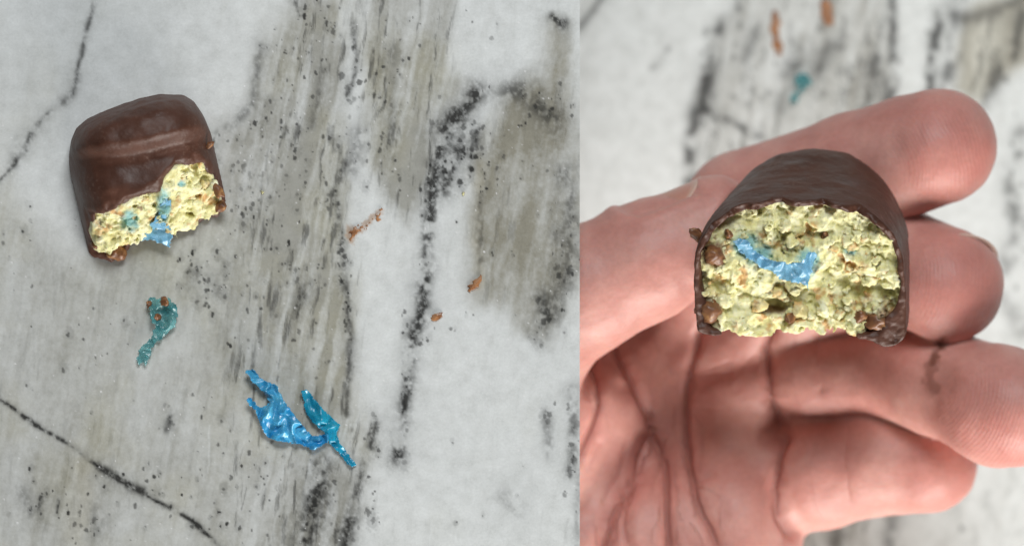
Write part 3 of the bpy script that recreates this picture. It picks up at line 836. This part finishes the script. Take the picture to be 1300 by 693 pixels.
# ------------------------------------------------------------------ candy piece held in the hand
candyR = root("chocolate_bar_piece", (1014, 330, -190), "bitten chocolate bar piece held up between fingers with its crumbly face forward", "candy", "bitten chocolate bar pieces")
ax, X, Y, Z = grid((862, 1168, 172, 446, -215, 60), hC)
out = R_outer(X, Y, Z)
out = out + band_noise(out, X, Y, Z, lambda x, y, z: 1.6 * fbm(x / 24, y / 24, z / 24, seed=301, oct=3))
face = Z - (-10 - 0.42 * (Y - 345) - 12 * np.exp(-((X - 1010) / 90) ** 2 - ((Y - 345) / 55) ** 2) + 6 * sstep(380, 430, Y) - 10 * sstep(300, 255, Y))
face = face + band_noise(out, X, Y, Z, lambda x, y, z: 3.5 * fbm(x / 13, y / 13, seed=305, oct=4), 1e9 if False else 60)
wob = band_noise(out, X, Y, Z, lambda x, y, z: 3.5 * fbm(x / 20, y / 20, z / 30, seed=306, oct=3), 60)
th = 6.5 + 0.8 * wob + 2 * sstep(300, 250, Y) + 20 * np.exp(-((X - 1126) / 20) ** 2 - ((Y - 416) / 26) ** 2) + 14 * np.exp(-((X - 888) / 16) ** 2 - ((Y - 398) / 24) ** 2)
choc = smax(smax(out, -(out + th), 2), face + 15 * fbm(X / 26, Y / 26, seed=309, oct=4) * sstep(320, 280, Y) + 3.5 * fbm(X / 11, Y / 11, Z / 11, seed=310, oct=3) - 5, 2)
gone = np.maximum.reduce([np.abs(X - 1002) - 86 - 4 * wob, (418 + 2 * wob) - (Y + 0.34 * np.clip(-8 - Z, 0, 300)), -100 - Z])
choc = smax(choc, -gone, 4)
to_obj(choc, ax, hC, "chocolate_coating", M_CHOC, candyR, 2)
fb = face + 2 + band_noise(face, X, Y, Z, lambda x, y, z: 1.4 * crumble(x, y, z, 311), 40)
hole = np.sqrt(((X - 978) / 24) ** 2 + ((Y - 388) / 11) ** 2)
fb = fb + 30 * (1 - sstep(0.4, 1.2, hole)) + 12 * (1 - sstep(0.4, 1.3, np.sqrt(((X - 1040) / 22) ** 2 + ((Y - 300) / 9) ** 2)))
rag = band_noise(out, X, Y, Z, lambda x, y, z: crumble(x, y, z, 333), 40)
fill = smax(smax(out + th - 2.5 - 9 * sstep(392, 406, Y) * sstep(1100, 1085, X) * sstep(908, 920, X), fb, 2), Y + 0.34 * np.clip(-8 - Z, 0, 300) - 436 + 0.7 * rag, 3)
def blueR(V):
    d = np.minimum(np.hypot((V[:, 0] - 945) / 20, (V[:, 1] - 310) / 13), np.hypot((V[:, 0] - 1080) / 11, (V[:, 1] - 318) / 9) + 0.25)
    d = np.minimum(d, np.minimum(np.hypot((V[:, 0] - 964) / 18, (V[:, 1] - 324) / 13), np.hypot((V[:, 0] - 1026) / 15, (V[:, 1] - 332) / 17)))
    return 0.75 * (1 - sstep(0.5, 1.3, d + 0.4 * fbm(V[:, 0] / 6, V[:, 1] / 6, seed=3)))
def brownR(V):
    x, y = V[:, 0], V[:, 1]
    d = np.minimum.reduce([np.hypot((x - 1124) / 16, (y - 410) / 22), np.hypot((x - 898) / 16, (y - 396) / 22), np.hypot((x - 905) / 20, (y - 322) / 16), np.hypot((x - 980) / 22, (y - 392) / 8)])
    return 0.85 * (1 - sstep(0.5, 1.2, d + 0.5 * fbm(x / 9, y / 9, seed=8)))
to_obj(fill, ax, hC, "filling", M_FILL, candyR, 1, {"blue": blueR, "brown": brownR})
FR = [(896, 312), (912, 284), (932, 268), (960, 262), (1000, 266), (1032, 272), (1056, 262), (1082, 260), (1108, 267), (1130, 285), (1136, 304), (1134, 350), (1126, 395), (1090, 412), (1060, 418), (990, 408), (940, 404), (900, 412), (890, 370), (890, 335)]
n = 0
while n < 60:
    x, y = rng.uniform(888, 1140), rng.uniform(258, 420)
    if poly_sd(np.array([x]), np.array([y]), FR)[0] > (-18 if y < 310 else -8): continue
    zf = -12 - 0.42 * (y - 345) - 12 * math.exp(-((x - 1010) / 90) ** 2 - ((y - 345) / 55) ** 2) + 6 * float(sstep(380, 430, y)) - 10 * float(1 - sstep(255, 300, y))
    place("crumb", CRUMB[n % 6], (x, y, zf - 4), 3.0 + 8.0 * rng.random() ** 1.8, candyR, rng); n += 1
for (x, y, z, r, fl) in [(908, 324, -15, 14, (1.2, 0.9, 0.8)), (900, 394, -12, 14, (1, 1.2, 0.9)), (1112, 408, -12, 12, (0.8, 1.3, 0.9)), (1092, 402, -14, 9, (1, 1, 0.8)), (1003, 402, -16, 8, (1.4, 0.7, 0.8)),
                         (1048, 300, -28, 7, (1.5, 0.7, 0.7)), (925, 297, -22, 8, (1.4, 0.7, 0.7))]:
    place("crisp", CRISP[int(x) % 4], (x, y, z - 0.42 * (y - 345)), r, candyR, rng, fl)
fl = place("flake", CRISP[1], (886, 299, -28), 13, candyR, rng, (1.2, 0.55, 0.3))
fl.rotation_euler = (0.3, 0.5, -0.7)

# ------------------------------------------------------------------ the hand: one continuous surface
h = 3.2
hx = np.arange(430, 1364, h, dtype=np.float32); hy = np.arange(84, 880, h, dtype=np.float32); hz = np.arange(-566, -60, h, dtype=np.float32)
BIG = 160.0
def blank(): return np.full((len(hx), len(hy), len(hz)), BIG, np.float32)
def cone(G, a, b, k, pad=44):
    """round cone from a to b, each (x, y, z, r), blended into G with radius k"""
    a = np.array(a, np.float32); b = np.array(b, np.float32)
    lo = np.minimum(a[:3] - a[3], b[:3] - b[3]) - pad; hi = np.maximum(a[:3] + a[3], b[:3] + b[3]) + pad
    s = tuple(slice(int(np.searchsorted(A, lo[i])), int(np.searchsorted(A, hi[i]))) for i, A in enumerate((hx, hy, hz)))
    x = hx[s[0]][:, None, None] - a[0]; y = hy[s[1]][None, :, None] - a[1]; z = hz[s[2]][None, None, :] - a[2]
    e = b[:3] - a[:3]; L2 = float((e * e).sum()) + 1e-6
    t = np.clip((x * e[0] + y * e[1] + z * e[2]) / L2, 0, 1)
    d = np.sqrt((x - e[0] * t) ** 2 + (y - e[1] * t) ** 2 + (z - e[2] * t) ** 2) - (a[3] + (b[3] - a[3]) * t)
    G[s] = smin(G[s], np.minimum(d, BIG), k)
def chain(G, P, k):
    for a, b in zip(P[:-1], P[1:]): cone(G, a, b, k)

INDEX = [(880, 420, -440, 70), (946, 268, -332, 76), (1084, 219, -282, 74), (1150, 198, -252, 73), (1192, 186, -226, 74)]
MIDDLE = [(900, 450, -425, 66), (1030, 372, -372, 67), (1136, 336, -300, 72), (1202, 362, -236, 73)]
RING = [(925, 490, -420, 64), (1040, 474, -390, 64), (1130, 469, -350, 63), (1196, 486, -286, 66), (1268, 515, -214, 75), (1292, 520, -196, 72)]
PINKY = [(960, 612, -425, 72), (1040, 597, -400, 73), (1120, 584, -374, 68), (1179, 589, -350, 62)]
THUMB = [(600, 520, -380, 110), (700, 386, -232, 82), (742, 368, -206, 77), (820, 330, -196, 73), (905, 286, -186, 64)]
fi = blank()
one = blank(); chain(one, INDEX, 12); fi = np.minimum(fi, one)
one = blank(); chain(one, MIDDLE, 12); fi = smin(fi, one, 5)
one = blank(); chain(one, RING, 14); fi = smin(fi, one, 5)
one = blank(); chain(one, PINKY, 12); fi = smin(fi, one, 4)
del one
pa = blank()
for a, b in [((868, 440, -455, 80), (620, 560, -450, 90)), ((884, 500, -470, 80), (610, 600, -455, 92)), ((898, 560, -476, 82), (600, 660, -470, 92)), ((918, 470, -448, 74), (924, 640, -428, 74)), ((930, 545, -440, 66), (1016, 547, -420, 48)),
             ((922, 664, -400, 92), (600, 740, -420, 96)), ((728, 520, -402, 92), (640, 640, -404, 104)), ((560, 640, -440, 104), (470, 650, -445, 100)),
             ((930, 716, -390, 80), (760, 800, -400, 90))]:
    cone(pa, a, b, 40)
G = smin(pa, fi, 15)
del pa, fi
th_ = blank(); chain(th_, THUMB, 24)
# the thumb blends into the palm only near its root
G = smin(G, th_, 8)
del th_
# the held candy presses a shallow seat into the skin
sl = (slice(int((860 - 430) / h), int((1172 - 430) / h)), slice(int((160 - 84) / h), int((450 - 84) / h)), slice(int((-230 + 566) / h), None))
Xs, Ys, Zs = np.meshgrid(hx[sl[0]], hy[sl[1]], hz[sl[2]], indexing='ij')
G[sl] = smax(G[sl], -(R_outer(Xs, Ys, Zs) - 0.5), 5)
del Xs, Ys, Zs
V, Q = surface_nets(G, (hx[0], hy[0], hz[0]), h)
del G
V = relax(V, Q, 5, 0.5)
N = -normals(V, Q)      # outward in image space
c0 = V.mean(0)
if ((V - c0) * N).sum() < 0: N = -N

def furrow(P, w, dep, zlo=-1e9, zhi=1e9, roll=0.0):
    """press a skin fold along a polyline drawn on the palm side; the skin swells on either side"""
    d, r = line_d(V[:, 0] + 2.5 * fbm(V[:, 0] / 25, V[:, 1] / 25, seed=61), V[:, 1] + 2.5 * fbm(V[:, 0] / 25, V[:, 1] / 25, seed=62), P)
    taper = sstep(0, 0.12, r + 0.05) * sstep(0, 0.12, 1.05 - r)
    f = np.exp(-(d / w) ** 2) * dep - roll * dep * np.exp(-((d - 2.6 * w) / (1.6 * w)) ** 2)
    m = sstep(0.15, 0.5, N[:, 2]) * (V[:, 2] > zlo) * (V[:, 2] < zhi)
    return f * taper * m
off = np.zeros(len(V)); redm = np.zeros(len(V)); fold = np.zeros(len(V))
palm = dict(zhi=-270)
PALM_LINES = [
    ([(905, 405), (886, 428), (872, 470), (867, 525), (873, 590), (888, 645), (912, 700)], 7, 6.5), ([(772, 425), (786, 446), (806, 480), (829, 530), (842, 590), (847, 650), (850, 710)], 7, 6.5),
    ([(905, 405), (886, 428), (872, 470), (867, 525), (873, 590), (888, 645), (912, 700)], 36, 5), ([(772, 425), (786, 446), (806, 480), (829, 530), (842, 590), (847, 650), (850, 710)], 32, 5),
    ([(748, 448), (760, 480), (763, 512), (750, 552), (730, 590)], 7, 5.5), ([(748, 448), (760, 480), (763, 512), (750, 552), (730, 590)], 22, 5),
    ([(832, 552), (806, 602), (778, 650), (760, 710)], 14, 9), ([(800, 480), (788, 530), (770, 590), (740, 650)], 16, 5), ([(795, 610), (790, 660), (800, 710)], 9, 4),
    ([(858, 560), (820, 590)], 7, 1.4), ([(740, 470), (756, 520)], 6, 2),
    ([(765, 640), (790, 600), (800, 560)], 5, 2.5), ([(745, 600), (765, 560)], 5, 2), ([(870, 480), (930, 470)], 14, 3), ([(880, 610), (905, 600)], 5, 2)]
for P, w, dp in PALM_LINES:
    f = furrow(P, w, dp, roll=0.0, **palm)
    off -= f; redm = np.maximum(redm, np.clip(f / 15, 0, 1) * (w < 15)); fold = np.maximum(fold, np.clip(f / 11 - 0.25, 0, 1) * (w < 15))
FINGER_LINES = [
    ([(985, 415), (976, 440), (972, 470), (976, 510), (992, 545)], 8, 7), ([(996, 545), (984, 580), (984, 620), (994, 655), (1014, 686)], 8, 7),
    ([(985, 415), (976, 440), (972, 470), (976, 510), (992, 545)], 22, 6), ([(996, 545), (984, 580), (984, 620), (994, 655), (1014, 686)], 22, 6),
    ([(1040, 425), (1036, 460), (1044, 500)], 7, 2), ([(1076, 525), (1072, 590), (1080, 640)], 10, 1.2),]
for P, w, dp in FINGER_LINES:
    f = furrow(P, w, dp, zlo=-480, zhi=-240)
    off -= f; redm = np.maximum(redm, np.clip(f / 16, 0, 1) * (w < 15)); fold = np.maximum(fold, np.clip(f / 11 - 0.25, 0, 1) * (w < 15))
fine = [(P, 1.0 if dp > 5 else (0.14 if dp < 3.1 else 0.4)) for P, w, dp in PALM_LINES + FINGER_LINES if w < 15]
rr = random.Random(77)
for _ in range(26):          # faint secondary lines crossing the palm
    x0, y0 = rr.uniform(700, 970), rr.uniform(430, 720)
    a = rr.choice([1.1, 1.9, 0.2, 2.6]) + rr.uniform(-0.3, 0.3); L = rr.uniform(18, 60)
    fine.append(([(x0, y0), (x0 + L * 0.5 * math.cos(a) + rr.uniform(-4, 4), y0 + L * 0.5 * math.sin(a)), (x0 + L * math.cos(a), y0 + L * math.sin(a))], rr.uniform(0.04, 0.11)))
cr_d, cr_w = signed_lines(V[:, 0] + 2.5 * fbm(V[:, 0] / 25, V[:, 1] / 25, seed=61), V[:, 1] + 2.5 * fbm(V[:, 0] / 25, V[:, 1] / 25, seed=62), fine)
cr_w = cr_w * sstep(0.1, 0.4, N[:, 2]) * (V[:, 2] < -255) * (V[:, 2] > -480)
off += 1.6 * fbm(V[:, 0] / 34, V[:, 1] / 34, V[:, 2] / 34, seed=71, oct=3)
# thumb nail bed: skin sinks under the nail, folds round it
TA = np.array([742.0, 368, -206]); TB = np.array([905.0, 286, -186])
tdir = (TB - TA) / np.linalg.norm(TB - TA)
up = np.array([0, 0, 1.0]); up = up - tdir * (up @ tdir); up /= np.linalg.norm(up)
sidev = np.array([-tdir[1] * -1, 0, 0])
sidev = np.cross(tdir, up)
if sidev[1] > 0: sidev = -sidev           # points up the picture, where the nail is
def thumb_cyl(P):
    q = P - TA; t = q @ tdir; a = q @ up; b = q @ sidev
    return t, np.arctan2(b, a), np.hypot(a, b)
t_, th_, r_ = thumb_cyl(V)
T0, T1, A0, A1 = 84.0, 192.0, math.radians(44), math.radians(136)
en = np.clip(np.abs(2 * (th_ - A0) / (A1 - A0) - 1), 0, 1.3)
inn = np.minimum.reduce([t_ - T0 - 26 * en ** 2.6, T1 - t_, (th_ - A0) * 70, (A1 - th_) * 70])
near = (r_ < 90) & (t_ > 20) & (t_ < 230)
off += np.where(near, -3.0 * sstep(-4, 5, inn) + 1.3 * np.exp(-((inn + 8) / 7) ** 2) * (t_ < 185), 0)
V = V + N * off[:, None]

# attributes for the skin material: flushed areas, painted fold shade, chocolate smudge, finger-print ridges
TIPS = [((1206, 190, -200), (0.95, -0.26, 0), 84), ((1216, 366, -200), (0.9, 0.1, 0), 78), ((1272, 530, -180), (0.9, 0.35, 0), 84), ((1196, 600, -330), (0.95, 0.15, 0), 62)]
red = np.zeros(len(V)); tip = np.zeros(len(V)); ridge = np.zeros(len(V))
for (c, ddir, R) in TIPS:
    q = V - np.array(c); d = np.linalg.norm(q, axis=1)
    red = np.maximum(red, 0.62 * (1 - sstep(0.4 * R, 1.25 * R, d)))
    m = (1 - sstep(0.6 * R, 1.15 * R, d)) * sstep(-0.1, 0.35, N[:, 2])
    ax_ = np.array(ddir) / np.linalg.norm(ddir)
    along = q @ ax_; acr = q[:, 0] * -ax_[1] + q[:, 1] * ax_[0]
    # arches across the pad: curved lines bending round the tip
    lines = np.hypot(along + 95, acr * 0.8) + 2.5 * fbm(V[:, 0] / 22, V[:, 1] / 22, seed=81)
    ridge = np.where(m > tip, lines * (2 * math.pi / 5.0), ridge)
    tip = np.maximum(tip, m)
red = np.maximum(red, 0.9 * np.clip(redm, 0, 1))
red = np.maximum(red, 0.35 * (1 - sstep(20, 90, np.hypot(V[:, 0] - 1060, V[:, 1] - 545))))  # red glow between ring and little finger, put into the colour
red = np.clip(red + 0.30 * fbm(V[:, 0] / 50, V[:, 1] / 50, V[:, 2] / 50, seed=91), 0, 1)
sx, sy = V[:, 0], V[:, 1]
sn = fbm(sx / 7, sy / 7, seed=95, oct=4)
d1, _ = line_d(sx, sy, [(1197, 432), (1191, 446), (1183, 462)])
d2, _ = line_d(sx, sy, [(1183, 462), (1178, 484), (1186, 492)])
d3, _ = line_d(sx, sy, [(1198, 480), (1210, 478), (1214, 490), (1206, 496)])
sm = np.maximum.reduce([0.85 * (1 - sstep(1, 9, d1 + 6 * sn)), 0.55 * (1 - sstep(2, 14, d2 + 9 * sn)), 0.28 * (1 - sstep(0.5, 4.5, d3 + 4 * sn)), 0.24 * (1 - sstep(6, 34, np.hypot(sx - 1200, sy - 478) + 8 * sn))])
sm = sm * (V[:, 2] > -330) * (N[:, 2] > 0)
me = mesh_np("hand", world_pts(V), Q[:, ::-1])
attr_f(me, "red", red); attr_f(me, "fold", 0.24 * fold); attr_f(me, "crease_d", cr_d); attr_f(me, "crease_w", cr_w); attr_f(me, "smudge", sm); attr_f(me, "ridge", ridge); attr_f(me, "tip", tip)
hand = link("hand", me, M_SKIN, label="open palm-up left hand holding the bitten bar piece, chocolate smudge on one fingertip", cat="hand")

def nail(name, A, B, rA, rB, T0, T1, A0, A1, lift=0.0):
    A = np.array(A, float); B = np.array(B, float); L = np.linalg.norm(B - A); td = (B - A) / L
    u = np.array([0, 0, 1.0]); u = u - td * (u @ td); u /= np.linalg.norm(u)
    sv = np.cross(td, u)
    if sv[1] > 0: sv = -sv
    n0, n1 = 30, 40
    P = []; al = []
    for t in np.linspace(0, 1, n0):
        for a in np.linspace(0, 1, n1):
            e = abs(2 * a - 1)
            t0 = T0 + 1 + 26 * e ** 2.6; t1 = T1 + 6 - 22 * e ** 2.6
            tt = t0 + (t1 - t0) * t
            ang = A0 + (A1 - A0) * (a * 0.97 + 0.015)
            r = rA + (rB - rA) * min(max(tt / L, 0), 1) - 0.8 + lift + 1.6 * (1 - e ** 3) - 2.5 * (t < 0.05)
            P.append(A + td * tt + u * math.cos(ang) * r + sv * math.sin(ang) * r); al.append(t)
    P = np.array(P)
    out = P - (A + ((P - A) @ td)[:, None] * td); out /= np.linalg.norm(out, axis=1, keepdims=True)
    inner = P - out * 4.0
    idx = np.arange(n0 * n1).reshape(n0, n1)
    F = np.stack([idx[:-1, :-1], idx[:-1, 1:], idx[1:, 1:], idx[1:, :-1]], -1).reshape(-1, 4)
    m = n0 * n1
    ring = np.concatenate([idx[:, 0], idx[-1, 1:], idx[-2::-1, -1], idx[0, -2:0:-1]])
    nx = np.roll(ring, -1)
    F = np.concatenate([F, F[:, ::-1] + m, np.stack([ring, ring + m, nx + m, nx], 1)])
    me = mesh_np(name, world_pts(np.concatenate([P, inner])), F)
    import bmesh
    bm = bmesh.new(); bm.from_mesh(me); bmesh.ops.recalc_face_normals(bm, faces=bm.faces); bm.to_mesh(me); bm.free()
    attr_f(me, "along", al + al)
    link(name, me, M_NAIL, hand)
nail("thumbnail", TA, TB, 77, 64, T0, T1, A0, A1, -2.6)
nail("fingernail", MIDDLE[2][:3], MIDDLE[3][:3], 72, 73, 34, 118, math.radians(62), math.radians(150), -1.6)

# ------------------------------------------------------------------ torn plastic, smears and crumbs
def film(name, P, mat, zf, thick=0.8, step=1.1, crumple=4.0, seed=0, parent=None, ragged=1.7, **kw):
    """a torn sheet: outline P, height field zf(x, y) plus sharp crumples, with real thickness"""
    P = np.array(P, float)
    x0, y0 = P.min(0) - 3; x1, y1 = P.max(0) + 3
    xs = np.arange(x0, x1, step); ys = np.arange(y0, y1, step)
    X, Y = np.meshgrid(xs, ys, indexing='ij')
    wx = X + ragged * fbm(X / 5, Y / 5, seed=seed + 1, oct=2) * 1.6; wy = Y + ragged * fbm(X / 5, Y / 5, seed=seed + 2, oct=2) * 1.6
    d = poly_sd(wx, wy, P)
    keep = d < 0
    tri = lambda q: np.abs(q - np.floor(q) - 0.5) * 2
    q = np.random.RandomState(seed).uniform(0, 3.14, 3)
    bend = 1.1 * fbm(X / 24, Y / 24, seed=seed + 8, oct=2)
    rid = sum(w * tri((X * math.cos(a) + Y * math.sin(a)) / p + bend) for a, p, w in zip(q, (27, 17, 8), (1.1, 0.6, 0.16)))
    Zh = zf(X, Y) + crumple * rid + crumple * 0.5 * fbm(X / 24, Y / 24, seed=seed + 5)
    idx = -np.ones(X.shape, int); idx[keep] = np.arange(keep.sum())
    q = np.stack([idx[:-1, :-1], idx[1:, :-1], idx[1:, 1:], idx[:-1, 1:]], -1).reshape(-1, 4)
    q = q[(q >= 0).all(1)]
    V = np.stack([X[keep], Y[keep], Zh[keep]], 1)
    m = len(V)
    V2 = V.copy(); V2[:, 2] -= thick
    E = np.concatenate([q[:, [0, 1]], q[:, [1, 2]], q[:, [2, 3]], q[:, [3, 0]]])
    key = E[:, 0].astype(np.int64) * m + E[:, 1]; rev = E[:, 1].astype(np.int64) * m + E[:, 0]
    bd = E[~np.isin(key, rev)]
    side = np.stack([bd[:, 1], bd[:, 0], bd[:, 0] + m, bd[:, 1] + m], 1)
    F = np.concatenate([q, q[:, ::-1] + m, side])
    # image y is down: reverse so faces point outwards in metres
    W = world_pts(np.concatenate([V, V2]))
    used = np.unique(F); remap = -np.ones(len(W), int); remap[used] = np.arange(len(used))
    me = mesh_np(name, W[used], remap[F][:, ::-1])
    return link(name, me, mat, parent, **kw)

film("torn_plastic", [(309, 471), (321, 467), (330, 477), (340, 484), (352, 488), (359, 504), (371, 521), (386, 541), (398, 553), (413, 549), (421, 552), (417, 560), (408, 567), (397, 571), (381, 565), (358, 561),
     (339, 555), (330, 542), (326, 526), (311, 507), (316, 503), (331, 517), (342, 511), (334, 498), (322, 486)], M_BLUE,
     lambda x, y: 4 + 9 * np.exp(-((x - 358) / 26) ** 2 - ((y - 530) / 26) ** 2) + 5 * sstep(500, 470, y), crumple=8, seed=410, ragged=1.1,
     label="larger bright blue crumpled plastic scrap with two torn prongs on the marble", cat="plastic scrap")
film("torn_plastic", [(381, 496), (389, 493), (405, 511), (418, 526), (433, 538), (428, 551), (432, 562), (443, 575), (454, 591), (446, 593), (436, 584), (426, 571), (417, 563), (414, 552), (398, 538), (389, 525)], M_TEAL,
     lambda x, y: 3 + 7 * np.exp(-((x - 408) / 16) ** 2 - ((y - 528) / 22) ** 2), crumple=4.5, seed=430, ragged=0.8,
     label="pointed teal plastic sliver with a frayed tail beside the larger blue scrap", cat="plastic scrap")
curl = film("torn_plastic", [(187, 381), (196, 377), (214, 378), (224, 387), (228, 400), (224, 414), (212, 427), (200, 434), (193, 443), (189, 456), (187, 468), (183, 462), (176, 464), (173, 452), (180, 440), (190, 428),
     (197, 414), (190, 405), (188, 394)], M_SEA, lambda x, y: 3 + 9 * np.exp(-((np.hypot(x - 206, y - 402) - 14) / 7) ** 2), crumple=5, seed=450,
     label="small sea-green curled plastic shred with orange crumbs, below the bar piece on the marble", cat="plastic scrap")
for (x, y, z, r, f) in [(209, 383, 14, 6, (1.5, 0.8, 0.8)), (200, 402, 12, 5, (1.3, 0.9, 0.8)), (190, 387, 10, 5, (1.1, 1, 0.8))]:
    place("crumb", CRISP[int(x) % 4], (x, y, z), r, curl, rng, f)

film("torn_plastic", [(152, 297), (160, 292), (166, 303), (182, 296), (190, 284), (200, 272), (203, 260), (210, 250), (218, 253), (216, 268), (214, 282), (219, 298), (215, 317), (207, 311), (197, 307), (182, 306), (168, 306), (155, 306)], M_PALE,
     np.vectorize(lambda x, y: max(L_face_z(x, y), 10 + (312 - y) * 0.5) + 8.0), crumple=3, seed=470,
     label="pale blue plastic film poking out of the bar piece lying on the counter", cat="plastic scrap")
film("torn_plastic", [(930, 306), (940, 300), (950, 306), (958, 318), (972, 326), (986, 330), (1002, 334), (1018, 332), (1026, 320), (1036, 318), (1038, 326), (1032, 342), (1028, 356), (1026, 372), (1023, 361), (1008, 359), (992, 354), (980, 347), (968, 341), (950, 331), (937, 319)], M_PALE,
     lambda x, y: -15 - 0.42 * (y - 345) + 9 * np.exp(-((x - 1012) / 26) ** 2), crumple=5, seed=490,
     label="jagged blue plastic film bitten through inside the hand-held bar piece", cat="plastic scrap")

def dab(P, mat, z0, hgt, seed, ragged=2.2, **kw):
    Pn = np.array(P, float)
    return film("chocolate_smear", P, mat, lambda x, y: z0 + 0.8 + hgt * np.clip(-poly_sd(x, y, Pn) / 4, 0, 1), thick=0.9, step=0.9, crumple=hgt * 0.5, seed=seed, ragged=ragged, **kw)
dab([(442, 303), (445, 290), (452, 288), (460, 288), (470, 281), (481, 269), (488, 267), (485, 275), (471, 284), (458, 293), (450, 303)], M_RUST, 0, 0.6, 510, ragged=4.0,
    label="longest rust brown smear on the pale marble, upper middle", cat="smear", group="brown smears on the marble")
dab([(592, 366), (600, 357), (610, 348), (613, 354), (607, 364), (598, 370)], M_RUST, 0, 1.3, 520,
    label="rust brown sticky bit at the lower edge of the beige marble patch", cat="smear", group="brown smears on the marble")
dab([(546, 405), (553, 397), (562, 395), (560, 402), (552, 408)], M_RUST, 0, 1.3, 530,
    label="small brown bit on white marble right of the black vein", cat="smear", group="brown smears on the marble")
dab([(978, 22), (984, 14), (991, 18), (990, 45), (994, 68), (988, 73), (981, 62)], M_RUST, LOW, 1, 540,
    label="blurred upright brown smear on the lower counter behind the fingers", cat="smear", group="brown smears on the marble")
dab([(1042, 2), (1050, -4), (1056, 4), (1061, 28), (1056, 36), (1044, 30)], M_RUST, LOW, 1, 550,
    label="blurred short brown smear at the top edge of the lower counter", cat="smear", group="brown smears on the marble")
film("torn_plastic", [(1008, 96), (1018, 91), (1028, 96), (1031, 106), (1022, 114), (1016, 120), (1011, 132), (1003, 132), (1004, 122), (1014, 112), (1008, 104)], M_SEA,
     lambda x, y: LOW + 4 + 0 * x, crumple=8, seed=560, label="blurred teal plastic shred on the lower counter above the index finger", cat="plastic scrap")

rng = random.Random(31)
for i, (x, y, r, lab) in enumerate([(333, 244, 2.0, "tiny pale crumb standing for a glint on the marble right of the bar piece lying down"), (588, 246, 1.9, "tiny pale crumb standing for a glint beside the dark blotch at the edge of the beige patch")]):  # pale crumbs added in place of white glints
    o = place("crumb", CRUMB[i], (x, y, 1.6), r, None, rng)
    tag(o, lab, "crumb")
